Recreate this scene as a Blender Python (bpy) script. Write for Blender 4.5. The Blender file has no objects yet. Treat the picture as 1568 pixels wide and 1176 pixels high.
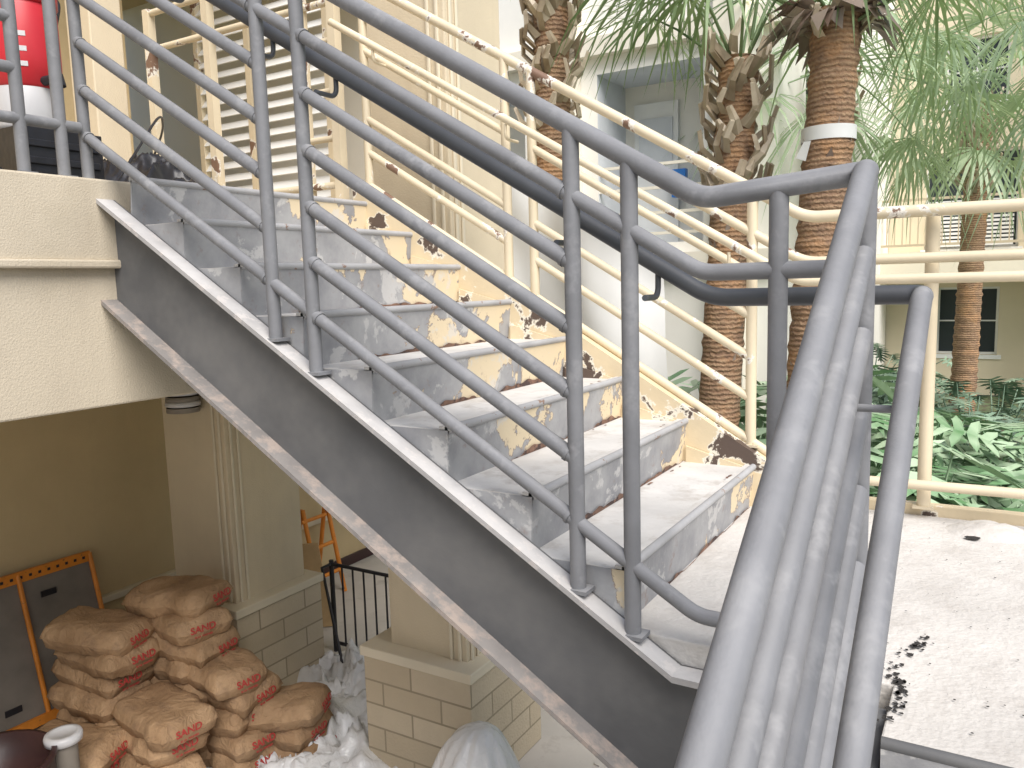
import bpy, math, random
from mathutils import Vector, Matrix, noise
random.seed(7)
Z0=2.75   # camera eye height above ground; all z below are relative to eye level
sc=bpy.context.scene
sc.view_settings.view_transform='Standard'; sc.view_settings.look='None'; sc.view_settings.exposure=0

# ------------------------------------------------------------------ mesh builder
class MB:
    def __init__(s): s.v=[];s.f=[];s.m=[];s.s=[]
    def add(s,vs,fs,m=0,sm=False):
        o=len(s.v); s.v.extend([tuple(p) for p in vs])
        for f in fs: s.f.append([i+o for i in f]); s.m.append(m); s.s.append(sm)
    def box(s,x0,x1,y0,y1,z0,z1,m=0):
        vs=[(x0,y0,z0),(x1,y0,z0),(x1,y1,z0),(x0,y1,z0),(x0,y0,z1),(x1,y0,z1),(x1,y1,z1),(x0,y1,z1)]
        s.add(vs,[(0,3,2,1),(4,5,6,7),(0,1,5,4),(1,2,6,5),(2,3,7,6),(3,0,4,7)],m)
    def obox(s,c,ax,ay,az,m=0):
        c=Vector(c);ax=Vector(ax);ay=Vector(ay);az=Vector(az);vs=[]
        for k in(-1,1):
            for a,b in((-1,-1),(1,-1),(1,1),(-1,1)): vs.append(c+ax*a+ay*b+az*k)
        s.add(vs,[(0,3,2,1),(4,5,6,7),(0,1,5,4),(1,2,6,5),(2,3,7,6),(3,0,4,7)],m)
    def prism(s,poly,y0,y1,m=0):      # poly in XZ
        n=len(poly); vs=[(x,y0,z) for x,z in poly]+[(x,y1,z) for x,z in poly]
        fs=[tuple(range(n)),tuple(range(2*n-1,n-1,-1))]
        for i in range(n): j=(i+1)%n; fs.append((i,i+n,j+n,j))
        s.add(vs,fs,m)
    def prismx(s,poly,x0,x1,m=0):     # poly in YZ
        n=len(poly); vs=[(x0,y,z) for y,z in poly]+[(x1,y,z) for y,z in poly]
        fs=[tuple(range(n)),tuple(range(2*n-1,n-1,-1))]
        for i in range(n): j=(i+1)%n; fs.append((i,i+n,j+n,j))
        s.add(vs,fs,m)
    def prismz(s,poly,z0,z1,m=0):     # poly in XY
        n=len(poly); vs=[(x,y,z0) for x,y in poly]+[(x,y,z1) for x,y in poly]
        fs=[tuple(range(n-1,-1,-1)),tuple(range(n,2*n))]
        for i in range(n): j=(i+1)%n; fs.append((i,j,j+n,i+n))
        s.add(vs,fs,m)
    def tube(s,pts,r,m=0,n=14,cap=True):
        pts=[Vector(p) for p in pts]; k=len(pts)
        rs=r if isinstance(r,(list,tuple)) else [r]*k
        rings=[];ref=None
        for i,p in enumerate(pts):
            if i==0:t=pts[1]-p
            elif i==k-1:t=p-pts[i-1]
            else:t=(pts[i+1]-p).normalized()+(p-pts[i-1]).normalized()
            t.normalize()
            if ref is None:
                ref=Vector((0,0,1)) if abs(t.z)<.9 else Vector((1,0,0))
            a=ref-t*ref.dot(t); a.normalize(); b=t.cross(a); ref=a
            rings.append([p+(a*math.cos(2*math.pi*j/n)+b*math.sin(2*math.pi*j/n))*rs[i] for j in range(n)])
        vs=[q for rr in rings for q in rr]; fs=[]
        for i in range(k-1):
            for j in range(n):
                j2=(j+1)%n; fs.append((i*n+j,i*n+j2,(i+1)*n+j2,(i+1)*n+j))
        s.add(vs,fs,m,True)
        if cap:
            s.add(rings[0],[tuple(range(n-1,-1,-1))],m); s.add(rings[-1],[tuple(range(n))],m)
    def lathe(s,c,prof,m=0,n=28):     # prof (r,z)
        pts=[]
        for r,z in prof:
            for j in range(n): a=2*math.pi*j/n; pts.append((c[0]+r*math.cos(a),c[1]+r*math.sin(a),c[2]+z))
        fs=[]
        for i in range(len(prof)-1):
            for j in range(n): j2=(j+1)%n; fs.append((i*n+j,i*n+j2,(i+1)*n+j2,(i+1)*n+j))
        s.add(pts,fs,m,True)
    def build(s,name,mats,bevel=0,parent=None):
        me=bpy.data.meshes.new(name)
        me.from_pydata([(x,y,z+Z0) for x,y,z in s.v],[],s.f)
        for mt in mats: me.materials.append(mt)
        me.polygons.foreach_set('material_index',s.m); me.polygons.foreach_set('use_smooth',s.s)
        me.update()
        o=bpy.data.objects.new(name,me); sc.collection.objects.link(o)
        if bevel:
            b=o.modifiers.new('bev','BEVEL'); b.width=bevel; b.segments=2; b.limit_method='ANGLE'; b.angle_limit=math.radians(50)
        if parent: o.parent=parent
        return o
def fillet(pts,rad,n=6):
    pts=[Vector(p) for p in pts]; out=[pts[0]]
    for i in range(1,len(pts)-1):
        p=pts[i];a=(pts[i-1]-p);b=(pts[i+1]-p)
        d=min(rad,a.length*.45,b.length*.45)
        A=p+a.normalized()*d;B=p+b.normalized()*d
        for k in range(n+1):
            t=k/n; out.append(A*(1-t)**2+p*2*t*(1-t)+B*t*t)
    out.append(pts[-1]); return out

# ------------------------------------------------------------------ materials
class NT:
    def __init__(s,name):
        s.mat=bpy.data.materials.new(name); s.mat.use_nodes=True; s.t=s.mat.node_tree; s.n=s.t.nodes; s.l=s.t.links
        s.b=s.n['Principled BSDF']; s.out=s.n['Material Output']
        s.tc=s.n.new('ShaderNodeTexCoord').outputs['Object']
    def set(s,k,v):
        if hasattr(v,'is_linked') or hasattr(v,'links'): s.l.new(v,s.b.inputs[k])
        else: s.b.inputs[k].default_value=v
    def noise(s,scale,detail=3,rough=.55,vec=None,dist=0):
        n=s.n.new('ShaderNodeTexNoise'); n.inputs['Scale'].default_value=scale; n.inputs['Detail'].default_value=detail
        n.inputs['Roughness'].default_value=rough; n.inputs['Distortion'].default_value=dist
        s.l.new(vec or s.tc,n.inputs['Vector']); return n.outputs['Fac']
    def ramp(s,fac,stops,interp='LINEAR'):
        r=s.n.new('ShaderNodeValToRGB'); r.color_ramp.interpolation=interp; e=r.color_ramp.elements
        while len(e)<len(stops): e.new(.5)
        for i,(p,c) in enumerate(stops):
            e[i].position=p; e[i].color=(c,c,c,1) if not isinstance(c,tuple) else c+(1,)
        s.l.new(fac,r.inputs[0]); return r.outputs[0]
    def mix(s,f,a,b,mode='MIX'):
        m=s.n.new('ShaderNodeMix'); m.data_type='RGBA'; m.blend_type=mode
        for sock,v in((m.inputs[0],f),(m.inputs[6],a),(m.inputs[7],b)):
            if isinstance(v,(int,float)): sock.default_value=v
            elif isinstance(v,tuple): sock.default_value=v+(1,)
            else: s.l.new(v,sock)
        return m.outputs[2]
    def math(s,op,a,b=0,c=None,clamp=False):
        m=s.n.new('ShaderNodeMath'); m.operation=op; m.use_clamp=clamp
        for i,v in enumerate((a,b)+((c,) if c is not None else ())):
            if isinstance(v,(int,float)): m.inputs[i].default_value=v
            else: s.l.new(v,m.inputs[i])
        return m.outputs[0]
    def bump(s,h,strength=.3,dist=.01,prev=None):
        b=s.n.new('ShaderNodeBump'); b.inputs['Strength'].default_value=strength; b.inputs['Distance'].default_value=dist
        s.l.new(h,b.inputs['Height'])
        if prev: s.l.new(prev,b.inputs['Normal'])
        return b.outputs[0]
    def sep(s,v):
        x=s.n.new('ShaderNodeSeparateXYZ'); s.l.new(v,x.inputs[0]); return x.outputs
def sc3(c,k): return tuple(min(1,x*k) for x in c)
def surf(name,col,rough=.6,var=.12,vs=3,bump=.15,bs=60,bd=.004,metal=0,peel=None,spots=None,dust=None,soft=.06,grime=None):
    N=NT(name)
    c=N.mix(N.ramp(N.noise(vs,4,.6),[(.3,0.),(.7,1.)]),sc3(col,1-var),sc3(col,1+var))
    h=N.bump(N.noise(bs,2,.6),bump,bd) if bump else None
    if spots:
        f=N.ramp(N.noise(spots[1],4,.7),[(spots[2],0.),(spots[2]+soft,1.)]); c=N.mix(f,c,spots[0])
    if grime:   # vertical run-off streaks
        x=N.sep(N.tc); cb=N.n.new('ShaderNodeCombineXYZ')
        N.l.new(N.math('MULTIPLY',x[0],9),cb.inputs[0]); N.l.new(N.math('MULTIPLY',x[1],9),cb.inputs[1]); N.l.new(N.math('MULTIPLY',x[2],1.6),cb.inputs[2])
        f=N.ramp(N.noise(1,5,.7,vec=cb.outputs[0]),[(.5,0.),(.8,grime[1])]); c=N.mix(f,c,grime[0])
    if peel:
        n=N.noise(peel[1],6,.62,dist=.3)
        f=N.ramp(n,[(peel[2]-.012,0.),(peel[2],1.)]); f2=N.ramp(n,[(peel[2]+.012,0.),(peel[2]+.03,1.)])
        c=N.mix(f,c,peel[3]); c=N.mix(f2,c,peel[0])
    if dust:
        g=N.n.new('ShaderNodeNewGeometry'); z=N.sep(g.outputs['Normal'])[2]
        f=N.math('MULTIPLY',N.ramp(z,[(.6,0.),(.98,1.)]),N.ramp(N.noise(9,3),[(.3,.35),(.6,1.)]))
        c=N.mix(N.math('MULTIPLY',f,dust[1]),c,dust[0])
    N.set('Base Color',c); N.set('Roughness',rough); N.set('Metallic',metal)
    if h: N.set('Normal',h)
    return N.mat
M={}
M['rail']=surf('grey_rail_paint',(.180,.184,.196),.65,.15,6,.4,80,.002,spots=((.235,.238,.248),9,.54),dust=((.40,.395,.39),.4),soft=.12)
M['hand']=surf('dark_handrail_paint',(.075,.08,.09),.5,.15,5,.2,80,.001)
M['string']=surf('stringer_paint',(.100,.101,.104),.7,.16,2.6,.3,50,.002,spots=((.155,.153,.150),2.2,.40),soft=.28)
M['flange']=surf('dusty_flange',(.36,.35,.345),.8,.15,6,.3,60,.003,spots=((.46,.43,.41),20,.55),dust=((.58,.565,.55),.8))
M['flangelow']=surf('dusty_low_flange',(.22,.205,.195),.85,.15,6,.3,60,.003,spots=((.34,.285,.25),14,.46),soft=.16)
M['yel']=surf('cream_rail_paint',(.68,.585,.42),.5,.08,4,.25,70,.002,peel=((.20,.12,.08),5,.61,(.78,.74,.66)))
M['yel_s']=surf('cream_stringer_paint',(.66,.55,.37),.6,.1,4,.3,70,.003,peel=((.10,.07,.055),5,.55,(.78,.73,.62)))
M['stucco']=surf('yellow_stucco',(.60,.47,.27),.85,.08,1.5,.35,130,.004,grime=((.50,.39,.23),.3))
M['stucco_l']=surf('cream_stucco',(.54,.475,.37),.85,.07,1.5,.40,150,.005,spots=((.47,.41,.31),2,.52),soft=.3,grime=((.42,.36,.28),.40))
M['stucco_c']=surf('column_stucco',(.64,.55,.40),.85,.07,1.5,.4,130,.005,grime=((.5,.42,.30),.3))
M['white_st']=surf('pale_stucco',(.87,.85,.79),.85,.04,.8,.3,90,.005)
M['trim']=surf('cream_trim',(.68,.61,.47),.7,.05,2,.2,60,.003)
M['conc']=surf('landing_concrete',(.56,.535,.50),.9,.12,1.6,.7,45,.007,spots=((.43,.40,.365),5,.47),soft=.35)
M['tread']=surf('dusty_tread',(.58,.565,.54),.9,.14,4,.45,50,.004,spots=((.45,.42,.385),9,.53),soft=.2)
M['floor']=surf('ground_concrete',(.53,.495,.45),.9,.15,.9,.3,30,.004,spots=((.40,.36,.32),4,.56),soft=.2)
M['wht']=surf('white_paint',(.80,.81,.80),.5,.03,3,0)
M['orange']=surf('orange_steel',(.72,.25,.03),.5,.15,6,.2,60,.002,spots=((.35,.13,.04),20,.62))
M['ply']=surf('grey_plywood',(.22,.195,.165),.8,.2,3,.2,30,.003)
M['black']=surf('black_metal',(.02,.02,.025),.45,.2,5,0)
M['bagblack']=surf('black_plastic',(.018,.018,.022),.38,.3,5,.3,10,.02)
M['tarp']=surf('grey_tarp',(.24,.235,.22),.7,.2,3,.3,10,.02)
M['red']=surf('red_plastic',(.50,.02,.03),.4,.06,4,0)
M['dkred']=surf('dark_drum',(.045,.02,.02),.4,.3,4,.2,30,.002)
M['gwhite']=surf('grey_white_plastic',(.55,.55,.56),.4,.06,4,0)
M['blue']=surf('blue_paint',(.03,.20,.62),.4,.05,4,0)
M['soffit']=surf('soffit_paint',(.62,.65,.68),.8,.05,3,0)
M['rust']=surf('rust_edge',(.20,.115,.08),.9,.4,14,.6,60,.004,spots=((.07,.045,.04),20,.50))
M['soot']=surf('black_residue',(.025,.022,.02),.9,.4,14,0)
M['redtext']=surf('red_print',(.42,.04,.035),.7,.15,30,0,spots=((.34,.18,.11),60,.60))
M['rawply']=surf('raw_plywood',(.48,.33,.17),.8,.2,3)
def riser_mat():
    N=NT('peeling_riser_paint')
    g=N.mix(N.ramp(N.noise(5,5,.62),[(.3,0.),(.68,1.)]),(.24,.242,.255),(.42,.42,.42))
    p=N.sep(N.tc)
    n=N.noise(2.7,8,.62,dist=.3)
    v=N.math('ADD',n,N.math('MULTIPLY_ADD',p[1],.09,-.228))
    v=N.math('ADD',v,N.math('MULTIPLY_ADD',p[2],.03,-.075))
    edge=N.ramp(v,[(.538,0.),(.541,1.)]); yel=N.ramp(v,[(.544,0.),(.549,1.)])
    c=N.mix(N.math('MULTIPLY',edge,.8),g,(.24,.16,.11)); c=N.mix(yel,c,(.69,.58,.40))
    wh=N.ramp(N.noise(6,6,.65,dist=.3),[(.58,0.),(.61,1.)]); c=N.mix(N.math('MULTIPLY',wh,.6),c,(.60,.59,.57))
    r=N.ramp(N.noise(16,5,.7),[(.60,0.),(.72,1.)])
    c=N.mix(N.math('MULTIPLY',r,.5),c,(.24,.15,.11))
    N.set('Base Color',c); N.set('Roughness',.7); N.set('Normal',N.bump(N.noise(60,2),.3,.003))
    return N.mat
M['riser']=riser_mat()
M['nose']=surf('nosing_paint',(.37,.37,.375),.65,.15,5,.3,60,.002,spots=((.24,.16,.12),13,.62),soft=.03)
def block_mat():
    N=NT('split_block'); x=N.sep(N.tc); u=N.math('ADD',x[0],x[1])
    c=N.n.new('ShaderNodeCombineXYZ'); N.l.new(u,c.inputs[0]); N.l.new(x[2],c.inputs[1])
    b=N.n.new('ShaderNodeTexBrick'); N.l.new(c.outputs[0],b.inputs['Vector']); b.inputs['Scale'].default_value=1
    b.inputs['Brick Width'].default_value=.40; b.inputs['Row Height'].default_value=.138; b.inputs['Mortar Size'].default_value=.006
    b.inputs['Color1'].default_value=(.52,.43,.30,1); b.inputs['Color2'].default_value=(.61,.52,.38,1); b.inputs['Mortar'].default_value=(.30,.25,.17,1)
    col=N.mix(N.ramp(N.noise(4,5,.7),[(.35,0.),(.75,.4)]),b.outputs['Color'],(.43,.36,.26))
    N.set('Base Color',col); N.set('Roughness',.9)
    N.set('Normal',N.bump(b.outputs['Fac'],-.8,.010,N.bump(N.noise(70,2),.6,.008))); return N.mat
M['block']=block_mat()
def bag_mat():
    N=NT('kraft_bag_paper')
    c=N.mix(N.ramp(N.noise(4,4),[(.3,0.),(.7,1.)]),(.29,.175,.09),(.48,.315,.18))
    c=N.mix(N.ramp(N.noise(11,4,.7),[(.52,0.),(.75,.6)]),c,(.18,.11,.07))
    N.set('Base Color',c); N.set('Roughness',.8); N.set('Normal',N.bump(N.noise(13,4,.6,dist=1.5),.8,.025)); return N.mat
M['bag']=bag_mat()
def leaf_mat(name,a,b,tr=.35,sc_=2.5):
    N=NT(name); g=N.n.new('ShaderNodeNewGeometry')
    f=N.math('ADD',N.math('MULTIPLY',N.noise(sc_,2),.7),N.math('MULTIPLY',g.outputs['Random Per Island'],.35))
    c=N.mix(N.ramp(f,[(.3,0.),(.75,1.)]),a,b)
    N.set('Base Color',c); N.set('Roughness',.42)
    if tr:
        t=N.n.new('ShaderNodeBsdfTranslucent'); N.l.new(N.mix(.5,c,(.42,.55,.16)),t.inputs[0])
        m=N.n.new('ShaderNodeMixShader'); m.inputs[0].default_value=tr
        N.l.new(N.b.outputs[0],m.inputs[1]); N.l.new(t.outputs[0],m.inputs[2]); N.l.new(m.outputs[0],N.out.inputs[0])
    return N.mat
M['palm']=leaf_mat('palm_leaf',(.14,.22,.10),(.30,.40,.22),.35)
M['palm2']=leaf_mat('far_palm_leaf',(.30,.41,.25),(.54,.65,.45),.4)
M['philo']=leaf_mat('philodendron_leaf',(.11,.24,.10),(.48,.60,.42),0)
M['bush']=leaf_mat('bush_leaf',(.09,.17,.11),(.34,.46,.33),0)
M['dead']=leaf_mat('dead_frond',(.20,.14,.11),(.44,.36,.30),0)
def trunk_mat():
    N=NT('ringed_trunk')
    w=N.n.new('ShaderNodeTexWave'); w.bands_direction='Z'; w.inputs['Scale'].default_value=9; w.inputs['Distortion'].default_value=3.0; w.inputs['Detail'].default_value=4; w.inputs['Detail Scale'].default_value=3.0
    N.l.new(N.tc,w.inputs[0])
    c=N.mix(w.outputs['Fac'],(.30,.18,.105),(.45,.30,.185)); c=N.mix(N.ramp(N.noise(9,5,.75),[(.42,0.),(.7,.85)]),c,(.18,.11,.075))
    c=N.mix(N.ramp(N.noise(3.5,4,.7),[(.48,0.),(.68,.6)]),c,(.55,.30,.14))
    N.set('Base Color',c); N.set('Roughness',.9); N.set('Normal',N.bump(w.outputs['Fac'],.5,.02,N.bump(N.noise(50,2),.8,.015))); return N.mat
M['trunk']=trunk_mat()
M['boot']=leaf_mat('leaf_boot',(.30,.23,.15),(.66,.57,.44),.0,6)
def soil_mat():
    N=NT('garden_soil'); c=N.mix(N.ramp(N.noise(6,5,.7),[(.4,0.),(.62,1.)]),(.07,.055,.035),(.12,.18,.08))
    N.set('Base Color',c); N.set('Roughness',.95); return N.mat
M['soil']=soil_mat()
def glass_mat():
    N=NT('window_glass'); N.set('Base Color',(.045,.055,.06,1)); N.set('Roughness',.15); N.b.inputs['Specular IOR Level'].default_value=.25; return N.mat
M['glass']=glass_mat()
def film_mat():
    N=NT('plastic_film'); N.set('Base Color',N.mix(N.noise(4,3),(.60,.60,.60),(.86,.86,.86))); N.set('Roughness',.25)
    N.set('Normal',N.bump(N.noise(14,3,dist=1.5),.5,.02)); return N.mat
M['film']=film_mat()

# ------------------------------------------------------------------ camera
yaw=math.radians(31);ph=math.radians(7.1);roll=.028
Rl=Vector((math.cos(yaw),math.sin(yaw),0)); Fh=Vector((-math.sin(yaw),math.cos(yaw),0)); Zu=Vector((0,0,1))
F=Fh*math.cos(ph)-Zu*math.sin(ph); U=Zu*math.cos(ph)+Fh*math.sin(ph)
R2=(Rl-U*roll).normalized(); U2=(U+Rl*roll).normalized()
cam=bpy.data.objects.new('camera',bpy.data.cameras.new('camera')); sc.collection.objects.link(cam); sc.camera=cam
m=Matrix.Identity(4)
for i in range(3): m[i][0]=R2[i]; m[i][1]=U2[i]; m[i][2]=-F[i]
m[0][3]=0;m[1][3]=0;m[2][3]=Z0
cam.matrix_world=m; cam.data.lens=28.24; cam.data.sensor_width=36; cam.data.clip_end=500; cam.data.clip_start=.05

# ------------------------------------------------------------------ stairs
G=-2.75; L=-.87; RISE=.16; RUN=.2655; S=.605; XN=-.76; FL=.41
def topz(x): return -.864+S*(-.734-x)      # near stringer top
def nosez(x): return L+RISE+S*(XN-x)
st=MB(); rs_=random.Random(21)
YA,YB=1.802,3.04
def ragged(xf,z,y0,y1,hm,m,flip=1):
    """irregular corroded strip along a riser foot, proud of it"""
    n=60; vs=[]
    for i in range(n+1):
        y=y0+(y1-y0)*i/n; h=max(.001,hm*(.40+1.1*noise.noise(Vector((y*5,z*9,0)))+.6*noise.noise(Vector((y*22,z*9,4)))))
        vs+=[(xf,y,z+.001),(xf+.003,y,z+h)]
    st.add(vs,[(2*i,2*i+2,2*i+3,2*i+1) for i in range(n)],m)
def flakes(xn,z,y0,y1,k,m):
    for q in range(k):
        y=rs_.uniform(y0,y1); r=rs_.uniform(.004,.014); x=xn+rs_.uniform(-.010,.010); n=8
        st.add([(x+r*.55*rs_.uniform(.5,1.3)*math.cos(6.283*j/n),y+r*1.6*rs_.uniform(.5,1.3)*math.sin(6.283*j/n),z+.0006+.0003*(q%4)) for j in range(n)],[tuple(range(n))],m)
for i in range(1,8):
    xn=XN-RUN*(i-1); z=L+RISE*i; zp=z-RISE
    st.prism([(xn-.006,z-.012),(xn+.0,z-.012),(xn-.018,zp-.022),(xn-.026,zp-.022)],YA,YB,0)
    st.tube([(xn-.004,YA,z-.008),(xn-.004,YB,z-.008)],.0125,7,10)
    st.box(xn-RUN-.02,xn-.004,YA,YB,z-.03,z-.010,1)
    st.box(xn-.035,xn-.006,YA,YB,z-.02,z-.001,1)
    ragged(xn-.0125,zp-.0095 if i>1 else zp-.004,YA+.25,YB-.01,.024,6)
    flakes(xn-RUN+.002,z-.0095,YA+.6,YB-.02,4,6); flakes(xn-.03,z-.0005,YB-.3,YB-.02,2,6)
    st.prism([(xn-.03,z-.01),(xn-RUN,z-.01),(xn-RUN,z+.055)],YB-.012,YB-.002,2)
    zt=z-.012; xe=-.734-(zt+.864)/S
    st.prism([(xn-.004,zt),(xe,zt),(xn-.012,topz(xn-.012)-.02)],YA-.0015,YA+.006,0)
st.prism([(XN-RUN*7-.006,FL-.012),(XN-RUN*7,FL-.012),(XN-RUN*7-.018,FL-RISE-.022),(XN-RUN*7-.026,FL-RISE-.022)],YA,YB,0)
st.tube([(XN-RUN*7-.004,YA,FL-.008),(XN-RUN*7-.004,YB,FL-.008)],.0125,7,10)
xa,xb=-2.76,-.62
D=.385; tf=.016
def chan(y0,y1,dz0,dz1,m,xa=xa,xb=xb):
    st.prism([(xa,topz(xa)+dz1),(xa,topz(xa)+dz0),(xb,topz(xb)+dz0),(-.15,topz(xb)+dz0),(-.15,topz(xb)+dz1),(xb,topz(xb)+dz1)],y0,y1,m)
chan(1.792,1.800,-D,-.001,3)
chan(1.728,1.7915,-tf,0,4)
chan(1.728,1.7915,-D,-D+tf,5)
def ft(x): return nosez(x)+.045
xf0,xf1=-2.7,-.70
st.prism([(xf0,ft(xf0)),(xf0,ft(xf0)-.38),(xf1,ft(xf1)-.38),(xf1,ft(xf1))],YB,YB+.012,2)
st.prism([(xf0,ft(xf0)),(xf0,ft(xf0)-.014),(xf1,ft(xf1)-.014),(xf1,ft(xf1))],YB+.0125,YB+.10,2)
st.prism([(xf0,ft(xf0)-.366),(xf0,ft(xf0)-.38),(xf1,ft(xf1)-.38),(xf1,ft(xf1)-.366)],YB+.0125,YB+.10,2)
for i in range(1,12):
    yn=1.575-RUN*(i-1); z=L-RISE*i
    st.box(-.15,1.10,yn-.008-RUN,yn-.008,z-.03,z-.01,1)
    st.box(-.15,1.10,yn-.014,yn-.006,z-.01,z+RISE-.012,0)
    st.tube([(-.15,yn-.004,z+RISE-.012),(1.10,yn-.004,z+RISE-.012)],.0125,3,10)
for xx in (-.235,1.102):
    st.prismx([(1.70,L-.01),(1.70,L-.36),(1.575-RUN*11,L-RISE*11-.16),(1.575-RUN*11,L-RISE*11+.18)],xx,xx+.08,3)
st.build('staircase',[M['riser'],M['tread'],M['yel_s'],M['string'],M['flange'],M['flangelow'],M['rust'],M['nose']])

ld=MB()
ld.prismz([(-.80,1.803),(-.152,1.803),(-.152,1.575),(2.6,1.575),(2.6,3.187),(-.80,3.187)],L-.20,L-.004,0)
ld.box(-.70,2.6,3.19,3.23,L-.24,L+.035,1)
ld.box(2.2,2.5,2.2,2.5,G,L-.2,3)
ld.build('stair_landing',[M['conc'],M['yel_s'],M['rust'],M['stucco']],.004)

ck=MB()
rnd=random.Random(3)
for k in range(90):
    y=rnd.uniform(1.60,2.08); x=-.150+rnd.gauss(0,.009)+.016*math.sin(y*19)+(y-1.63)*.05; r=rnd.uniform(.0015,.008)
    n=7; vs=[(x+r*rnd.uniform(.4,1.4)*math.cos(6.283*j/n),y+r*1.3*rnd.uniform(.4,1.4)*math.sin(6.283*j/n),L+.0005+.0004*(k%5)) for j in range(n)]
    ck.add(vs,[tuple(range(n))])
for k in range(320):
    x=rnd.uniform(-.6,1.2);y=rnd.uniform(1.62,3.1);r=rnd.uniform(.0008,.0035);n=6
    vs=[(x+r*rnd.uniform(.5,1.3)*math.cos(6.283*j/n),y+r*rnd.uniform(.5,1.3)*math.sin(6.283*j/n),L+.001) for j in range(n)]
    ck.add(vs,[tuple(range(n))])
n=10; ck.add([(-.03+.028*math.cos(6.283*q/n)*rnd.uniform(.6,1.2),2.95+.02*math.sin(6.283*q/n)*rnd.uniform(.7,1.2),L+.004) for q in range(n)],[tuple(range(n))])
ck.build('paint_chips',[M['soot']])
hp=MB(); vs=[];n=20
for i in range(n+1):
    for j in range(n+1):
        u=-1+2*i/n;v=-1+2*j/n; e=max(0,1-(u*u+v*v)); vs.append((.02+u*.14,3.06+v*.12,L-.006+.035*e**1.3+.01*noise.noise(Vector((u*3,v*3,2)))*e))
hp.add(vs,[(i*(n+1)+j,(i+1)*(n+1)+j,(i+1)*(n+1)+j+1,i*(n+1)+j+1) for i in range(n) for j in range(n)],0,True)
hp.build('mortar_patch',[M['conc']])

# ------------------------------------------------------------------ grey guardrail (near side)
YR=1.765; TOPB=.174; XB=-.56; SP=.161; r=.0195
def rz(x,k): return TOPB+S*(XB-x)-SP*k
gr=MB()
def post(mb,x,y,z0,z1,m=0,rr=.0205,pl=True,pm=None):
    mb.tube([(x,y,z0),(x,y,z1)],rr,m,16)
    if pl: mb.box(x-.034,x+.034,y-.028,y+.028,z0-.004,z0+.006,m if pm is None else pm)
xt=-2.81
for x in (xt,-1.911,-1.747,-.88,-.732):
    post(gr,x,YR,topz(x)-.0,rz(x,0),0)
S2=.65; XC=-.226
def low(y,k): return .20-SP*k-S2*(1.74-y)
gr.tube(fillet([(xt,YR-.30,rz(xt,0)+.02),(xt,YR,rz(xt,0)+.01),(XB,YR,TOPB),(XC,YR,.20),(XC,1.74,.20),(XC,-.6,low(-.6,0))],.035),.0235,0,18)
gr.tube(fillet([(xt,YR,rz(xt,1)),(XB,YR,TOPB-SP),(XC,YR,TOPB-SP)],.03),.0185,0,14)
for k in range(2,6):
    gr.tube([(xt,YR,rz(xt,k)),(-1.911,YR,rz(-1.911,k))],r,0)
    gr.tube([(-1.747,YR,rz(-1.747,k)),(-.88,YR,rz(-.88,k))],r,0)
gr.tube(fillet([(xt,YR,rz(xt,6)),(-.57,YR,rz(-.57,6)),(-.24,YR,rz(-.57,6)-.005)],.03),.0185,0,14)
post(gr,-.395,YR,L,.19); post(gr,XC,YR,L,.195)
for k in range(1,7):
    gr.tube([(XC,1.745,low(1.74,k)+.0),(XC,-.6,low(-.6,k))],.0205,0,16)
post(gr,XC,.28,L-.9,low(.28,0))
for y in (1.672,1.535,.55): post(gr,-2.80,y,FL,rz(xt,0)+.02)
for k in range(0,7):
    z=rz(xt,0)+.02-SP*k
    if k in(0,1,6): gr.tube([(-2.80,1.74,z),(-2.80,.2,z)],r,0)
    else: gr.tube([(-2.80,1.535,z),(-2.80,.2,z)],r,0)
for x in (xt,-1.911,-1.747,-.88):
    for k in range(1,7):
        s_=1 if x in(xt,-1.747) else -1
        p=Vector((x+s_*.018,YR,rz(x+s_*.018,k))); d=Vector((s_,0,-s_*S)).normalized()
        gr.tube([p,p+d*.009],.0222,0,12)
gr.build('guardrail',[M['rail']])
hd=MB()
YH=1.865
hz=lambda x:-.045+S*(-.57-x)
hd.tube(fillet([(-2.45,YH,hz(-2.45)),(-.57,YH,-.045),(-.125,YH,-.045),(-.125,1.80,-.052),(-.125,-.6,-.06-S2*(1.78+.6))],.045),.0205,0,16)
for x in (-2.35,-1.95,-1.70,-.93,-.70):
    hd.tube(fillet([(x,YH,hz(x)-.01),(x,YH,hz(x)-.075),(x,YR+.012,hz(x)-.075)],.03),.0075,0,8)
for y in (1.60,.75):
    z=-.06-S2*(1.78-y); hd.tube(fillet([(-.125,y,z-.01),(-.125,y,z-.07),(XC,y,z-.07)],.03),.0075,1,8)
hh=hd.build('handrail',[M['hand'],M['rail']])
me=hh.data
for p in me.polygons:
    if p.center.x>-.16 and p.center.y<1.84: p.material_index=1

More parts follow.
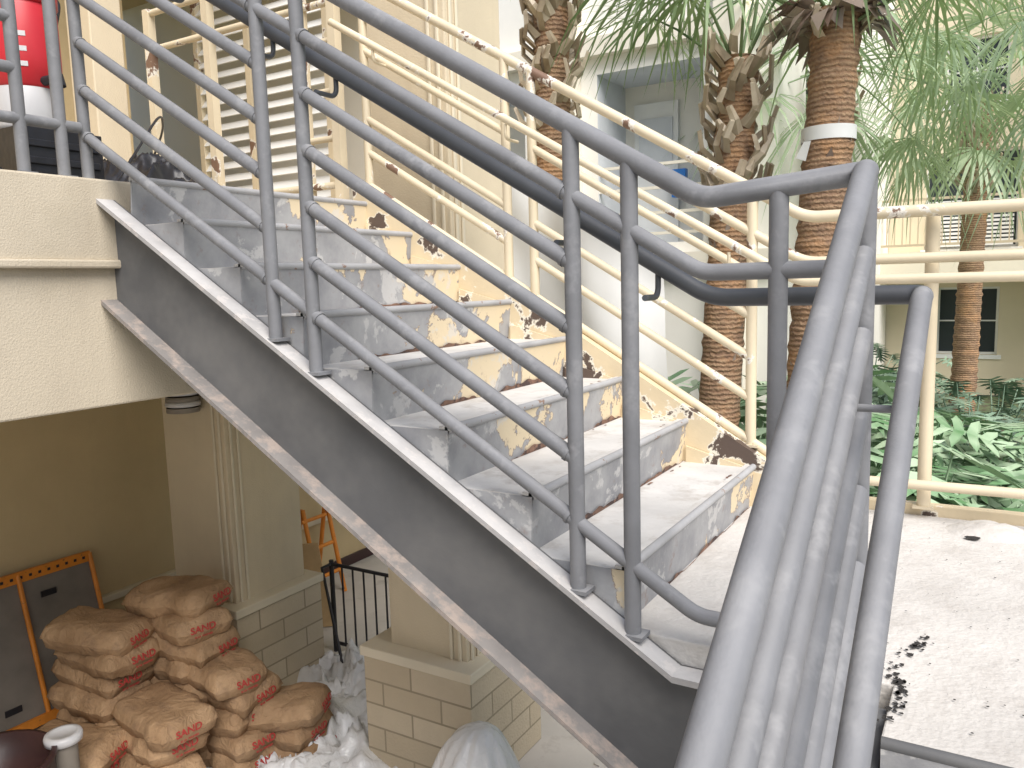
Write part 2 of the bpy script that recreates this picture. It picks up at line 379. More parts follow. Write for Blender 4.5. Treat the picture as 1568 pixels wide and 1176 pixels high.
# ------------------------------------------------------------------ cream guardrail (far side)
yg=MB(); YF=3.10
def fz(x,k): return .325+S*(-.79-x)-.158*k
for x in (-.79,-1.73,-1.86,-2.64):
    post(yg,x,YF,ft(x),fz(x,0),0)
yg.tube(fillet([(-2.9,YF,fz(-2.9,0)),(-.60,YF,.21),(2.6,YF+.08,.20)],.05),.021,0)
yg.tube(fillet([(-2.64,YF,fz(-2.64,1)),(-.60,YF,.05),(2.6,YF+.08,.045)],.05),.018,0)
for k in range(2,6):
    yg.tube([(-2.64,YF,fz(-2.64,k)),(-1.86,YF,fz(-1.86,k))],.017,0); yg.tube([(-1.73,YF,fz(-1.73,k)),(-.79,YF,fz(-.79,k))],.017,0)
yg.tube(fillet([(-2.64,YF,fz(-2.64,6)),(-.60,YF,-.745),(2.6,YF+.08,-.745)],.05),.018,0)
for x,yy in ((-.19,YF+.08),(1.3,YF+.08)): post(yg,x,yy,L+.03,.2,0,.023)
yg.tube(fillet([(-2.75,3.0,hz(-2.75)-.02),(-.6,3.0,-.02),(2.4,3.0,-.02)],.04),.017,0)
for x in (-2.5,-1.8,-.85,):
    yg.tube(fillet([(x,3.0,hz(x)-.03),(x,3.0,hz(x)-.09),(x,YF,hz(x)-.09)],.03),.007,0,8)
for (x,y) in ((-2.84,3.12),(-3.06,3.12),(-3.75,3.12),(-4.25,3.12)): yg.box(x-.024,x+.024,y-.024,y+.024,FL,1.62,0)
for z in (1.60,1.40,.52): yg.tube([(-4.25,3.12,z),(-2.84,3.12,z)],.018,0,10)
for z in (1.22,.98,.75): yg.tube([(-3.06,3.12,z),(-2.84,3.12,z)],.016,0,10)
yg.build('cream_guardrail',[M['yel']])

# ------------------------------------------------------------------ building at left
bl=MB()
bl.box(-9,-2.72,-4,3.12,.12,FL-.003,1)
bl.box(-9,-2.745,-4,3.2,-.40,.12,1)
bl.box(-2.745,-2.705,-4,1.80,.095,.125,1)
bl.box(-9,-2.9,3.2,6.5,.1,FL-.003,0)
bl.box(-5.75,-5.46,-6,6.2,G,.1,0)
bl.box(-5.46,-5.40,-6,6.2,G+.55,G+.60,2)
bl.box(-5.46,-5.43,-6,6.2,G,G+.10,3)
bl.box(-9,-5.6,-4,3.9,FL,4.2,0)
bl.box(-9,-4.3,-4,6.5,3.3,3.5,0)  # unseen roof slab, added to shade the upper floor's left wall
bl.box(-4.62,-4.40,2.85,3.05,FL,3.3,7)
bl.box(-9,-4.0,6.2,6.4,FL,4.2,4)
def column(x0,x1,y0,y1,z0,z1):
    bl.box(x0,x1,y0,y1,z0,z1,7)
    for dx in (.03,.085): bl.box(x1-dx-.022,x1-dx,y0-.014,y0,z0,z1,2)
    for dy in (.03,.085): bl.box(x1,x1+.014,y0+dy,y0+dy+.022,z0,z1,2)
column(-4.72,-4.12,3.33,3.93,-2.01,.1)
column(-2.86,-2.34,3.35,3.87,-2.01,4.2)
for x0,x1 in ((-4.80,-4.03),(-2.99,-2.256)):
    bl.box(x0+.004,x1-.004,3.254,3.996,G,-2.06,5); bl.box(x0-.012,x1+.012,3.238,4.012,-2.058,-2.0,6)
bl.build('stucco_building',[M['stucco'],M['stucco_l'],M['trim'],M['dkred'],M['white_st'],M['block'],M['trim'],M['stucco_c']],.008)

lv=MB()
for (x0,x1) in ((-5.58,-4.95),(-4.89,-4.14)):
    for xx in (x0,x1-.05): lv.box(xx,xx+.05,4.48,4.53,.43,2.3,1)
    z=.5
    while z<2.25:
        lv.obox(((x0+x1)/2,4.505,z),((x1-x0)/2-.05,0,0),(0,.022,.030),(0,-.003,.002),0); z+=.10
lv.build('louvred_shutter',[M['wht'],M['yel']])

wl=MB()
c=(-4.35,3.22,-.62)
wl.lathe(c,[(0,.27),(.10,.27),(.105,.25),(.105,0),(.10,-.01),(.09,-.01)],0); wl.lathe(c,[(.098,-.02),(.10,-.02),(.10,-.05),(.085,-.05)],1)
wl.lathe(c,[(.09,-.05),(.105,-.055),(.105,-.08),(.085,-.085)],0); wl.lathe(c,[(.10,-.09),(.10,-.12),(0,-.12)],1); wl.box(c[0]-.04,c[0]+.04,c[1]+.08,3.33,c[2]+.05,c[2]+.18,0)
wl.build('wall_light',[M['gwhite'],M['ply']])

# ------------------------------------------------------------------ ground
g=MB(); g.add([(-150,-150,G-.02),(150,-150,G-.02),(150,150,G-.02),(-150,150,G-.02)],[(0,1,2,3)])
g.build('ground',[M['soil']])
g=MB(); g.add([(-12,-8,G),(5,-8,G),(5,4.6,G),(-12,4.6,G)],[(0,1,2,3)]); g.add([(-12,4.6,G),(-2.6,4.6,G),(-2.6,9,G),(-12,9,G)],[(0,1,2,3)])
g.build('pavement',[M['floor']])
db=MB(); rnd=random.Random(8)
for k in range(170):
    x=rnd.uniform(-4.2,-1.2);y=rnd.uniform(2.2,4.5);r_=rnd.uniform(.006,.022)
    db.obox((x,y,G+r_*.3),(r_,r_*rnd.uniform(-.4,.4),0),(-r_*.3,r_*.8,0),(0,0,r_*.35),k%2)
db.build('rubble',[M['floor'],M['rawply']])

# ------------------------------------------------------------------ courtyard buildings
def facade(mb,P,u0,u1,z0,z1,holes,dep,mw=0,mr=None):
    us=sorted({u0,u1}|{h[0] for h in holes}|{h[1] for h in holes}); zs=sorted({z0,z1}|{h[2] for h in holes}|{h[3] for h in holes})
    for a,b in zip(us,us[1:]):
        for c_,d in zip(zs,zs[1:]):
            if any(h[0]<=a and b<=h[1] and h[2]<=c_ and d<=h[3] for h in holes): continue
            mb.add([P(a,0,c_),P(b,0,c_),P(b,0,d),P(a,0,d)],[(0,1,2,3)],mw)
    for (a,b,c_,d,*_) in holes:
        for q in ([P(a,0,c_),P(b,0,c_),P(b,dep,c_),P(a,dep,c_)],[P(a,0,d),P(b,0,d),P(b,dep,d),P(a,dep,d)],[P(a,0,c_),P(a,0,d),P(a,dep,d),P(a,dep,c_)],[P(b,0,c_),P(b,0,d),P(b,dep,d),P(b,dep,c_)]):
            mb.add(q,[(0,1,2,3)],mw if mr is None else mr)
def bx(mb,P,a,b,d0,d1,z0,z1,m):
    p=P(a,d0,z0);q=P(b,d1,z1); mb.box(min(p[0],q[0]),max(p[0],q[0]),min(p[1],q[1]),max(p[1],q[1]),z0,z1,m)
def window(mb,P,a,b,z0,z1,dep,mf,mg,nx=2,nz=2):
    mb.add([P(a,dep,z0),P(b,dep,z0),P(b,dep,z1),P(a,dep,z1)],[(0,1,2,3)],mg)
    t=.05
    for (u,v) in ((a,a+t),(b-t,b)): bx(mb,P,u,v,dep-.06,dep-.005,z0,z1,mf)
    for (u,v) in ((z0,z0+t),(z1-t,z1)): bx(mb,P,a+t,b-t,dep-.06,dep-.005,u,v,mf)
    for i in range(1,nx): x=a+(b-a)*i/nx; bx(mb,P,x-.02,x+.02,dep-.05,dep-.006,z0+t,z1-t,mf)
    for i in range(1,nz): z=z0+(z1-z0)*i/nz; bx(mb,P,a+t,b-t,dep-.047,dep-.008,z-.015,z+.015,mf)
    bx(mb,P,a-.08,b+.08,-.04,-.002,z0-.09,z0,mf)
fb=MB(); P=lambda u,d,z:(u,20.6+d,z)
hol=[(-1.1,.1,-1.85,-.35),(-4.6,-3.2,-1.85,-.35),(2.2,3.6,-1.85,-.35),(-1.4,.4,.5,2.6),(-4.8,-3.0,.5,2.6),(1.6,3.4,.5,2.6),(-1.1,.1,3.6,5),(2.2,3.6,3.6,5)]
facade(fb,P,-12,12,G,7,hol,.25)
for h in hol: window(fb,P,*h,.2,2,3)
fb.box(-12,12,19.2,20.58,-.08,.43,1)
for x in (-6,-2.4,1.3,5): fb.box(x-.22,x+.22,19.25,19.7,G,7,0)
for z in (1.5,1.3): fb.box(-12,12,19.22,19.27,z,z+.05,4)
fb.box(-12,12,19.22,19.26,.55,.60,4)
for i in range(90): x=-7+i*.15; fb.box(x,x+.025,19.23,19.25,.6,1.3,4)
for x0 in (-1.3,-4.7,1.7):
    z=.55
    while z<1.25: fb.box(x0,x0+1.6,20.50,20.56,z,z+.05,2); z+=.085
fb.build('courtyard_building',[surf('far_stucco',(.70,.62,.46),.85,.05,1,0),surf('far_band',(.78,.72,.58),.8,.05,1,0),M['wht'],M['glass'],surf('far_rail',(.55,.46,.32),.6,.05,1,0)])
nb=MB(); P=lambda u,d,z:(u,9.5+d,z)
hol=[(-4.35,-3.0,.45,2.55),(-7.4,-5.4,.45,2.55)]
facade(nb,P,-14,-2.15,G,7,hol,.9,0,2)
for a,b in ((-4.35,-3.0),(-7.4,-5.4)):
    nb.add([P(a,.9,.45),P(b,.9,.45),P(b,.9,2.55),P(a,.9,2.55)],[(0,1,2,3)],0)
    nb.box(a+.15,a+.75,10.34,10.395,.46,2.3,1); nb.box(a+.22,a+.68,10.32,10.338,1.5,2.1,2)
    for z in (1.38,1.1,.8,.55): nb.box(a,b,9.52,9.56,z,z+.035,5)
nb.box(-3.62,-3.44,10.15,10.25,1.05,1.4,3)
P2=lambda u,d,z:(-2.15-d,u,z)
hol=[(11,12.2,.9,2.6),(14,15.2,.9,2.6),(17,18.2,.9,2.6),(11,12.2,-1.8,-.3),(14,15.2,-1.8,-.3)]
facade(nb,P2,9.5,20.55,G,7,hol,.2)
for h in hol: window(nb,P2,*h,.18,1,4)
for x in (-4.75,-2.65): nb.box(x-.18,x+.18,9.3,9.498,G,7,5)
for z in (.1,2.75): nb.box(-14,-2.1,9.36,9.497,z,z+.22,5)
nb.build('courtyard_wing',[M['white_st'],M['wht'],M['soffit'],M['blue'],M['glass'],surf('wing_trim',(.80,.75,.64),.8,.04,1,0)])

# ------------------------------------------------------------------ palms
def fan_leaf(mb,o,az,el,pet,bl,rn,m,nb=22,droop=.25,w=.014):
    o=Vector(o); d=Vector((math.cos(az)*math.cos(el),math.sin(az)*math.cos(el),math.sin(el)))
    s=d.cross(Vector((0,0,1))); s=s.normalized() if s.length>.05 else Vector((1,0,0))
    s=(s+Vector((0,0,rn.uniform(-.35,.35)))).normalized()
    pts=[o+d*pet*t-Vector((0,0,droop*pet*t*t*.5)) for t in (0,.33,.66,1)]
    mb.tube(pts,[.014,.011,.009,.007],m,5,False)
    hub=pts[-1]; d2=(pts[-1]-pts[-2]).normalized(); s=(s-d2*s.dot(d2)).normalized(); nrm=s.cross(d2)
    for j in range(nb):
        a=-2.1+4.2*(j+.5)/nb+rn.uniform(-.03,.03)
        dr=(d2*math.cos(a)+s*math.sin(a)+nrm*(-.28*abs(math.sin(a)))).normalized(); ln=bl*(.62+.38*math.cos(a*.7))*rn.uniform(.85,1.1)
        side=dr.cross(nrm).normalized(); vs=[]
        dd=droop*rn.uniform(.5,1.6)
        for t,ww in ((0.05,.35),(.4,1.),(.75,.7),(1,.0)):
            p=hub+dr*ln*t-Vector((0,0,dd*ln*t*t*t*1.3))
            vs+= [p-side*w*ww,p+side*w*ww] if ww>0 else [p]
        mb.add(vs,[(0,1,3,2),(2,3,5,4),(4,5,6)],m)
def palm(name,x,y,top,rad,lean,boots=(0,0),nl=26,pet=(.7,1.1),bl=(.7,.95),lm='palm',seed=0,boot_r=1.5,elr=(-.5,1.3),skirt=0,band=None,base=G-.05,w=.014):
    rn=random.Random(seed); mb=MB(); lx,ly=lean
    def ctr(z):
        t=(z-base)/(top-base); return Vector((x+lx*t,y+ly*t,z))
    n=int((top-base)/.045); pts=[];rs=[]
    for i in range(n+1):
        z=base+(top-base)*i/n; pts.append(ctr(z)); rs.append(rad*(1.12-.15*(i/n))*(1+rn.uniform(-.045,.045))*(1.05 if i%3==0 else 1))
    mb.tube(pts,rs,0,20)
    if boots[1]>boots[0]:
        z=boots[0]; k=0
        while z<boots[1]:
            for q in range(3):
                a=k*2.399+q*2.094; c_=ctr(z+rn.uniform(-.03,.03)); out=Vector((math.cos(a),math.sin(a),0)); tg=Vector((-math.sin(a),math.cos(a),0))*rn.choice((-1,1))
                p=c_+out*rad*.95; u=(Vector((0,0,1))*.9+out*rn.uniform(.25,.55)+tg*rn.uniform(.25,.6)).normalized()
                ln=rn.uniform(.16,.30)*boot_r/1.5; wv=u.cross(out).normalized(); nn=wv.cross(u).normalized()
                wid=.050*rad/.16; vs=[]
                for t,ww in ((0,1.1),(.45,.75),(1,.55*rn.uniform(.5,1.2))):
                    cc=p+u*ln*t+out*.06*math.sin(t*3)
                    vs+=[cc-wv*wid*ww-nn*.004,cc+nn*.018,cc+wv*wid*ww-nn*.004,cc-nn*.02]
                fs=[]
                for b in (0,4):
                    for j in range(4): fs.append((b+j,b+(j+1)%4,b+4+(j+1)%4,b+4+j))
                fs.append((8,9,10,11)); mb.add(vs,fs,1)
            z+=.05; k+=1
    T=ctr(top)
    for i in range(nl):
        az=i*2.399+rn.uniform(-.3,.3); el=elr[1]+(elr[0]-elr[1])*((i+.5)/nl)**.8
        o=T+Vector((math.cos(az),math.sin(az),0))*rad*.6+Vector((0,0,.12-.25*i/nl))
        fan_leaf(mb,o,az,el,rn.uniform(*pet),rn.uniform(*bl),rn,2,droop=rn.uniform(.2,.55),w=w)
    for i in range(skirt):
        az=rn.uniform(0,6.28); o=T+Vector((math.cos(az),math.sin(az),0))*rad; u=Vector((math.cos(az),math.sin(az),rn.uniform(-.6,.5))).normalized(); w_=u.cross(Vector((0,0,1))).normalized()
        ln=rn.uniform(.15,.38); wd=rn.uniform(.03,.07); vs=[o-w_*wd-Vector((0,0,.05)),o+w_*wd-Vector((0,0,.05)),o+u*ln*.6+w_*wd*1.1-Vector((0,0,.03)),o+u*ln*.6-w_*wd*.9,o+u*ln-Vector((0,0,.12))+w_*rn.uniform(-.05,.05)]
        mb.add(vs,[(0,1,2,3),(3,2,4)],3)
    for i in range(30):
        z=rn.uniform(-1.2,(boots[0] if boots[1]>boots[0] else top)); az=rn.uniform(0,6.28); o_=Vector((math.cos(az),math.sin(az),0)); c_=ctr(z)+o_*rad*.97; tv=Vector((-math.sin(az),math.cos(az),0))
        wd=rn.uniform(.008,.03);ln=rn.uniform(.04,.12); mb.add([c_-tv*wd,c_+tv*wd,c_+tv*wd*.3+o_*.03+Vector((0,0,ln))],[(0,1,2)],3)
    mats=[M['trunk'],M['boot'],M[lm],M['dead'],M['wht']]
    if band is not None:
        c_=ctr(band); mb.tube([c_+Vector((0,0,-.045)),c_+Vector((0,0,.045))],rad*1.13,4,24,False)
        c2=c_+Vector((-.13,-.15,-.05)); mb.add([c2,c2+Vector((.05,-.02,.0)),c2+Vector((.02,-.03,-.13)),c2+Vector((-.05,0,-.10))],[(0,1,2,3)],4)
    return mb.build(name,mats)
palm('palm_tree',-3.06,5.76,3.1,.135,(.05,0),(1.15,3.05),14,seed=1,boot_r=1.45,elr=(.2,1.3))
palm('palm_tree',-1.84,5.92,1.56,.14,(.2,.1),(.50,1.62),12,pet=(.8,1.2),bl=(.8,1.0),seed=2,elr=(.6,1.5),boot_r=1.6)
palm('palm_tree',-1.16,5.78,1.72,.155,(.2,.1),(1.55,1.8),14,pet=(.9,1.3),bl=(.8,1.1),seed=3,elr=(.4,1.35),skirt=60,band=.93)
palm('palm_tree',-.39,14.9,2.6,.17,(.1,0),(1.2,2.5),26,pet=(.9,1.4),bl=(.9,1.2),lm='palm2',seed=4,boot_r=1.9,w=.024)
palm('palm_tree',-1.7,10.6,2.5,.14,(0,0),(1.8,2.4),26,pet=(.9,1.3),bl=(.8,1.1),lm='palm2',seed=5,w=.018)
palm('palm_tree',.95,10.4,2.8,.14,(0,0),(2.2,2.8),30,pet=(1.1,1.6),bl=(.9,1.2),lm='palm2',seed=12,w=.018,elr=(-.6,1.3))

# ------------------------------------------------------------------ philodendron shrubs
def philo(name,x,y,h,spread,nl,ls,seed,mat='philo',base=G):
    rn=random.Random(seed); mb=MB()
    for i in range(nl):
        az=rn.uniform(0,6.283); rr=spread*math.sqrt(rn.random()); hz_=base+h*rn.uniform(.5,1.0)*(1-.35*(rr/spread)**2)
        tip=Vector((x+rr*math.cos(az),y+rr*math.sin(az),hz_)); o=Vector((x+.35*rr*math.cos(az),y+.35*rr*math.sin(az),base+h*.1))
        mb.tube([o,(o*.45+tip*.55)+Vector((0,0,.12*h)),tip],[.012,.010,.007],0,4,False)
        a2=az+rn.uniform(-.7,.7); d=Vector((math.cos(a2),math.sin(a2),rn.uniform(-.75,.1))).normalized()
        s=d.cross(Vector((0,0,1))).normalized(); s=(s+Vector((0,0,rn.uniform(-.3,.3)))).normalized(); nn=s.cross(d).normalized(); Ls=ls*rn.uniform(.7,1.15)
        def q(u,v): return tip+d*u*Ls+s*v*Ls-Vector((0,0,.22*Ls*(u*u+v*v)))-nn*(-.12*abs(v)*Ls)
        mb.add([q(-.05,-.05),q(-.05,.05),q(.5,.10),q(1.02,0),q(.5,-.10)],[(0,1,2,3,4)],0)
        for sd in(-1,1):
            for k in range(6):
                u0=.02+.14*k; an=math.radians(112-15*k); ll=(.46,.52,.50,.44,.36,.26)[k]*rn.uniform(.85,1.1); du,dv=math.cos(an)*ll,math.sin(an)*ll*sd
                pw=.060
                mb.add([q(u0-.05,0),q(u0+.07,0),q(u0+du*.6+pw,dv*.6),q(u0+du,dv),q(u0+du*.6-pw,dv*.6)],[(0,1,2,3,4)],0)
    return mb.build(name,[M[mat]])
k=0
for (x,y,h) in ((-1.9,6.9,2.05),(-1.1,7.0,2.1),(-2.7,7.4,2.0),(-.6,8.1,1.75),(.4,8.2,1.5),(1.2,8.8,1.4),(.0,9.4,1.45),(.9,10.0,1.3),(-1.3,9.0,1.8),(2.1,10.2,1.3),(-2.2,5.2,1.9),(-.45,6.7,1.6),(.7,7.0,1.3),(1.7,7.4,1.25),(2.7,8.6,1.3)):
    philo('philodendron_shrub',x,y,h,.85,22,.62,20+k); k+=1
for (x,y,h) in ((-1.6,12.6,1.8),(.1,12.8,1.3),(1.6,13,1.5),(-2,16.8,1.7),(1.5,17.2,1.2),(3.5,15,1.7),(-.2,11.2,1.4)):
    philo('garden_shrub',x,y,h,1.3,46,.42,50+k,'bush'); k+=1

# ------------------------------------------------------------------ sand bags
pile=bpy.data.objects.new('sand_bag_pile',None); sc.collection.objects.link(pile)
def bag(cx,cy,cz,ang,L_=.54,W=.35,T=.15,seed=0,tilt=0,text=True):
    rn=random.Random(seed); mb=MB(); nx,ny=22,16; off=Vector((rn.uniform(0,50),rn.uniform(0,50),0))
    ca,sa=math.cos(ang),math.sin(ang)
    def W3(x,y,z):
        z2=z+x*math.tan(tilt); return (cx+x*ca-y*sa,cy+x*sa+y*ca,cz+z2)
    for sgn in(1,-1):
        vs=[]
        for i in range(nx+1):
            for j in range(ny+1):
                u=-1+2*i/nx; v=-1+2*j/ny
                hgt=((1-abs(u)**10)*(1-abs(v)**6))**.34 if abs(u)<1 and abs(v)<1 else 0
                xx=u*L_/2*(1-.04*abs(v)**3); yy=v*W/2*(1-.05*abs(u)**4)
                nz=noise.noise(Vector((xx*6,yy*6,0))+off)*.022+abs(noise.noise(Vector((xx*15,yy*24,3))+off))*.015
                vs.append(W3(xx+noise.noise(Vector((yy*9,3,0))+off)*.022,yy+noise.noise(Vector((xx*9,7,0))+off)*.025,sgn*T/2*hgt+nz*(1 if hgt>0 else .4)))
        fs=[]
        for i in range(nx):
            for j in range(ny):
                a=i*(ny+1)+j; f=(a,a+ny+1,a+ny+2,a+1); fs.append(f if sgn>0 else f[::-1])
        mb.add(vs,fs,0,True)
    mb.build('sand_bag',[M['bag']],parent=pile)
    if text:
        for (bd_,sz,dz) in (('SAND',.056,.020),('50 LB  WASHED',.015,-.022)):
            cu=bpy.data.curves.new('print','FONT'); cu.body=bd_; cu.size=sz; cu.align_x='CENTER'; cu.align_y='CENTER'; cu.extrude=.0008; cu.offset=.0012 if sz>.03 else .0004
            o=bpy.data.objects.new('print',cu); sc.collection.objects.link(o); o.parent=pile; cu.materials.append(M['redtext'])
            ux=Vector((-sa,ca,0)); nrm=Vector((ca,sa,.0)); up=Vector((0,0,1))
            if seed%3: nrm=Vector((ca*.97,sa*.97,.22)); up=Vector((-ca*.22,-sa*.22,.97))
            p=Vector(W3(L_/2*1.0+.014,.03*math.sin(seed*3.),dz)); mt=Matrix.Identity(4)
            for i in range(3): mt[i][0]=ux[i]; mt[i][1]=up[i]; mt[i][2]=nrm[i]; mt[i][3]=p[i]
            mt[2][3]+=Z0; o.matrix_world=mt
sd=0; rn=random.Random(5)
def stack(x,y,n,ang,jx=.05,z0=G):
    global sd
    for i in range(n):
        bag(x+rn.uniform(-jx,jx),y+rn.uniform(-.035,.035),z0+.07+.129*i,ang+rn.uniform(-.22,.22),T=.158,seed=sd,tilt=rn.uniform(-.06,.06)); sd+=1
stack(-4.03,2.90,8,.0); stack(-4.33,2.56,7,.1); stack(-3.86,2.52,4,-.05); stack(-3.74,2.92,5,.05); stack(-3.66,3.14,2,.1); stack(-3.52,3.10,3,.35,.03); stack(-4.22,2.22,3,.2)

# ------------------------------------------------------------------ orange-framed panels
op=MB()
def wallpanel(y0,y1,z1,x):
    def Q(y,t): return (x+ (1-t)*.22, y, G+.02+(z1-G)*t)
    op.add([Q(y0,0),Q(y1,0),Q(y1,1),Q(y0,1)],[(0,1,2,3)],1)
    op.obox(((Q(y0,1)[0])+.02,(y0+y1)/2,z1),(.012,0,0),(0,(y1-y0)/2,0),(0,0,.035),0)
    op.obox(((Q(y0,0)[0])+.02,(y0+y1)/2,G+.06),(.012,0,0),(0,(y1-y0)/2,0),(0,0,.03),0)
    n=5
    for i in range(n+1):
        y=y0+(y1-y0)*i/n; a=Vector(Q(y,0));b=Vector(Q(y,1)); op.tube([a+Vector((.02,0,0)),b+Vector((.02,0,0))],.016,0,6)
        if i<n:
            for tt,ff in ((.82,.35),(.16,.6)):
                c_=Vector(Q(y+(y1-y0)/n*ff,tt)); op.obox(c_+Vector((.01,0,0)),(.004,0,0),(0,.05,0),(0,0,.02),2)
    for i in range(int((y1-y0)/.06)): op.obox((Q(y0,1)[0]+.034,y0+.03+i*.06,z1),(.0015,0,0),(0,.009,0),(0,0,.009),2)
wallpanel(.7,3.12,-1.80,-5.38)
op.build('scaffold_platform',[M['orange'],M['ply'],M['black']])
ol=MB()
for dy in (0,.30):
    ol.tube([(-5.0,4.95+dy,G),(-5.22,5.0+dy,-1.95)],.02,0,8); ol.tube([(-5.34,4.95+dy,G),(-5.24,5.0+dy,-1.95)],.02,0,8)
for t in (.2,.45,.7): ol.tube([(-5.0-.27*t,4.95,G+t),(-5.0-.27*t,5.25,G+t)],.018,0,8)
ol.build('orange_stepladder',[M['orange']])
bd=MB(); bd.obox((-4.70,4.55,-2.40),(.09,.07,0),(-.008,.01,0),(-.06,0,.34),0); bd.build('plywood_board',[M['rawply']])
fn=MB()
X0,X1,YY=-4.22,-3.3,4.30
for z in (-2.06,-2.68): fn.tube([(X0,YY,z),(X1,YY,z)],.014,0,8)
for i in range(1,9): x=X0+i*.105; fn.tube([(x,YY,-2.68),(x,YY,-2.06)],.008,0,6)
for x in (X0,X1): fn.tube([(x,YY,G),(x,YY,-2.03)],.018,0,8)
fn.tube([(X0,YY,-2.06),(X0,YY-.1,-2.06),(X0+.35,YY-.3,-2.66)],.012,0,8)
fn.build('metal_fence',[M['black']])

# ------------------------------------------------------------------ plastic film heaps
def film(name,x,y,sx,sy,h,seed,m='film',z=G,fine=1.,pw=.8):
    mb=MB(); n=70; off=Vector((seed*7.3,seed*3.1,seed))
    vs=[]
    for i in range(n+1):
        for j in range(n+1):
            u=-1+2*i/n;v=-1+2*j/n; rr=math.sqrt(u*u+v*v); env=max(0,1-rr**2.4)**pw
            p=Vector((u*sx*2.2,v*sy*2.2,0))+off
            w_=Vector((noise.noise(p*1.1)*.7,noise.noise(p*1.1+Vector((5,5,5)))*.7,0))
            rd=(1-abs(noise.noise((p+w_)*1.8))*2.2)*.5+(1-abs(noise.noise((p+w_*1.4)*4.5))*2.2)*.28*fine+(1-abs(noise.noise((p+w_)*10))*2)*.09*fine
            k=1+.25*noise.noise(Vector((math.atan2(v,u)*1.3,seed,0)))
            vs.append((x+u*sx*k,y+v*sy*k,z+.004+h*env*max(.1,rd)+.018*max(0,rd)))
    fs=[(i*(n+1)+j,(i+1)*(n+1)+j,(i+1)*(n+1)+j+1,i*(n+1)+j+1) for i in range(n) for j in range(n)]
    mb.add(vs,fs,0,True); return mb.build(name,[M[m]])
film('plastic_sheeting',-3.35,3.55,.72,.8,.26,1); film('plastic_sheeting',-3.1,2.85,.7,.5,.17,2); film('plastic_sheeting',-3.75,3.95,.38,.4,.34,3)
# sheet bunched over a sack beside the pedestal: folds running down from a soft top
pb=MB(); n=64;mm=22; vs=[]
for j in range(mm+1):
    t=j/mm
    for i in range(n):
        a=6.283*i/n; fold=.5*math.sin(a*7+3*noise.noise(Vector((a,t*2,1))))+.5*math.sin(a*12+2)
        rr=(.03+.30*t**.8)*(1+.17*t*fold)+.05*t*noise.noise(Vector((math.cos(a)*1.5,math.sin(a)*1.5,t*3)))
        vs.append((-2.02+.06*(1-t)+rr*math.cos(a),2.88+rr*math.sin(a),G+.01+.72*(1-t**1.6)+.02*fold*t))
pb.add(vs,[(j*n+i,j*n+(i+1)%n,(j+1)*n+(i+1)%n,(j+1)*n+i) for j in range(mm) for i in range(n)],0,True)
pb.add(vs[:n],[tuple(range(n))],0,True)
pb.build('plastic_sheeting',[M['film']])
film('grey_tarpaulin',-4.5,3.5,.45,.35,.42,5,'tarp',FL,.4); film('black_bin_bag',-3.75,2.62,.40,.36,.50,6,'bagblack',FL,.3); film('black_bin_bag',-3.2,2.4,.26,.26,.17,8,'bagblack',FL,.3)
film('black_bin_bag',-3.3,1.75,.25,.25,.16,9,'bagblack',FL,.3)

hs=MB(); n=40; vs=[]
for i in range(n+1):
    for j in range(n+1):
        u=i/n;v=j/n; x=-3.6+1.9*u; z=1.35-1.1*u-(1.9-.3*u)*v; y=4.5+.07*math.sin(u*13+v*2)+.06*noise.noise(Vector((u*6,v*3,0)))+.25*v
        vs.append((x,y,z))
hs.add(vs,[(i*(n+1)+j,(i+1)*(n+1)+j,(i+1)*(n+1)+j+1,i*(n+1)+j+1) for i in range(n) for j in range(n)],0,True)
hs.build('hanging_plastic_sheet',[M['wht']])

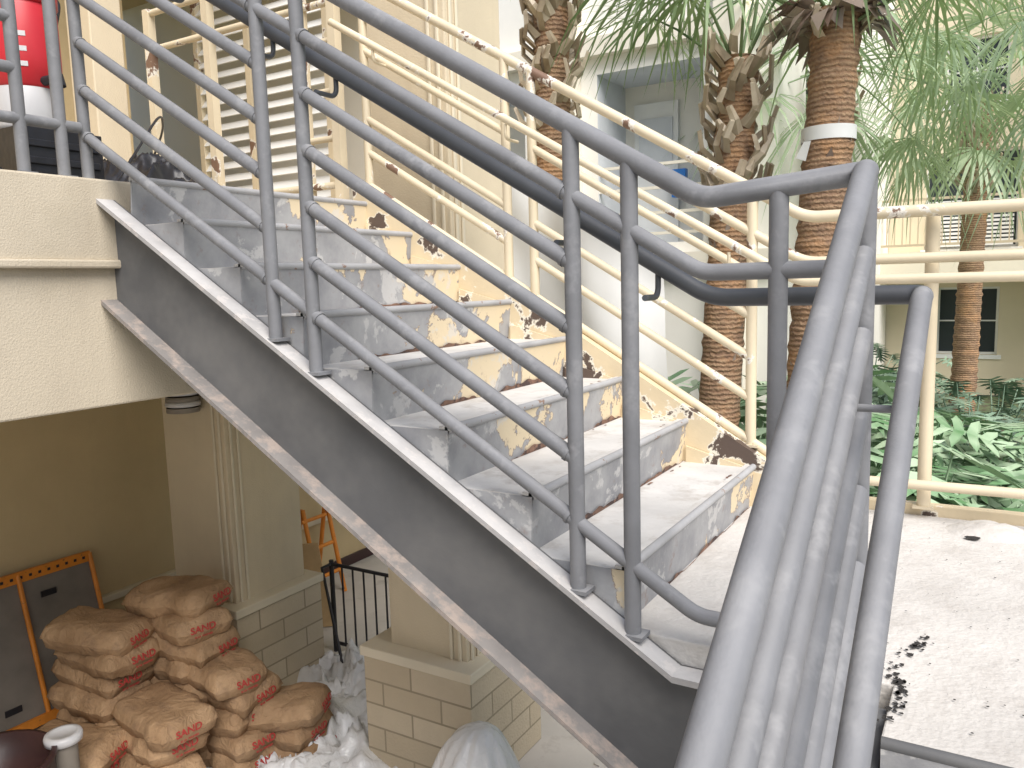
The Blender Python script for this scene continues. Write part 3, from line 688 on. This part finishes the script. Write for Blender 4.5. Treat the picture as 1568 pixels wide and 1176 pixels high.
# ------------------------------------------------------------------ red drink cooler on a crate
ck=MB(); c=(-3.6,2.02,.70)
ck.lathe(c,[(0,0),(.125,0),(.13,.02),(.133,.17),(.13,.175)],1); ck.lathe(c,[(.13,.175),(.138,.185),(.142,.3),(.14,.5),(.132,.52)],0)
ck.lathe(c,[(.132,.52),(.146,.525),(.146,.57),(.12,.59),(0,.59)],0)
ck.tube([(-3.6+.13,2.02,.90),(-3.6+.21,2.04,.91),(-3.6+.22,2.04,.87)],.02,2,10)
ck.tube(fillet([(-3.6,1.88,1.15),(-3.6,1.84,1.3),(-3.6,2.2,1.3),(-3.6,2.16,1.15)],.05),.012,2,8)
for k_ in range(3): ck.obox((-3.6+.141*math.cos(-.55),2.02+.141*math.sin(-.55),.96+.06*k_),(.018*.52,.018*.85,0),(.001,-.001,0),(0,0,.010),1)
ck.build('drink_cooler',[M['red'],M['gwhite'],M['black']])
cr=MB(); cr.box(-3.82,-3.38,1.85,2.2,FL,.69,0)
for z in (.47,.54,.61): cr.box(-3.378,-3.37,1.87,2.18,z,z+.03,0)
cr.build('storage_crate',[M['bagblack']],.01)
cb=MB(); cb.tube(fillet([(-3.2,2.1,FL+.02),(-3.3,2.3,.62),(-3.5,2.6,.88),(-3.9,2.9,.86),(-4.3,3.0,.6),(-4.4,3.1,FL+.02)],.25,10),.006,0,8); cb.build('extension_cord',[M['black']])
dr=MB(); c=(-3.95,1.72,G)
dr.lathe(c,[(.0,0),(.26,0),(.275,.02),(.275,.3),(.285,.31),(.275,.32),(.275,.56),(.29,.58),(.29,.60),(.265,.60),(.26,.5),(0,.35)],0)
dr.tube(fillet([(-3.68,1.72,G+.46),(-3.6,1.72,G+.58),(-3.6,1.9,G+.58),(-3.7,1.9,G+.46)],.04),.01,1,8)
dr.build('steel_drum',[M['dkred'],M['black']])
pc=MB(); c=(-3.86,2.03,G); pc.lathe(c,[(0,0),(.055,0),(.06,.56),(.06,.57)],1); pc.lathe(c,[(.06,.57),(.085,.575),(.088,.60),(.082,.615),(.06,.618),(.055,.612),(0,.612)],0); pc.build('lidded_bucket',[M['gwhite'],M['ply']])

# ------------------------------------------------------------------ light
w=bpy.data.worlds.new('World'); sc.world=w; w.use_nodes=True; nt=w.node_tree
sky=nt.nodes.new('ShaderNodeTexSky'); sky.sky_type='NISHITA'; sky.sun_disc=False
sv=Vector((.50,-.38,.78)).normalized()
sky.sun_elevation=math.asin(sv.z); sky.sun_rotation=math.atan2(sv.x,sv.y); sky.air_density=1; sky.dust_density=3
nt.links.new(sky.outputs[0],nt.nodes['Background'].inputs[0]); nt.nodes['Background'].inputs[1].default_value=.15
sl=bpy.data.lights.new('sun','SUN'); sl.energy=4.3; sl.angle=math.radians(45); sl.color=(1,.975,.94)
so=bpy.data.objects.new('sun',sl); sc.collection.objects.link(so); so.rotation_euler=sv.to_track_quat('Z','Y').to_euler()
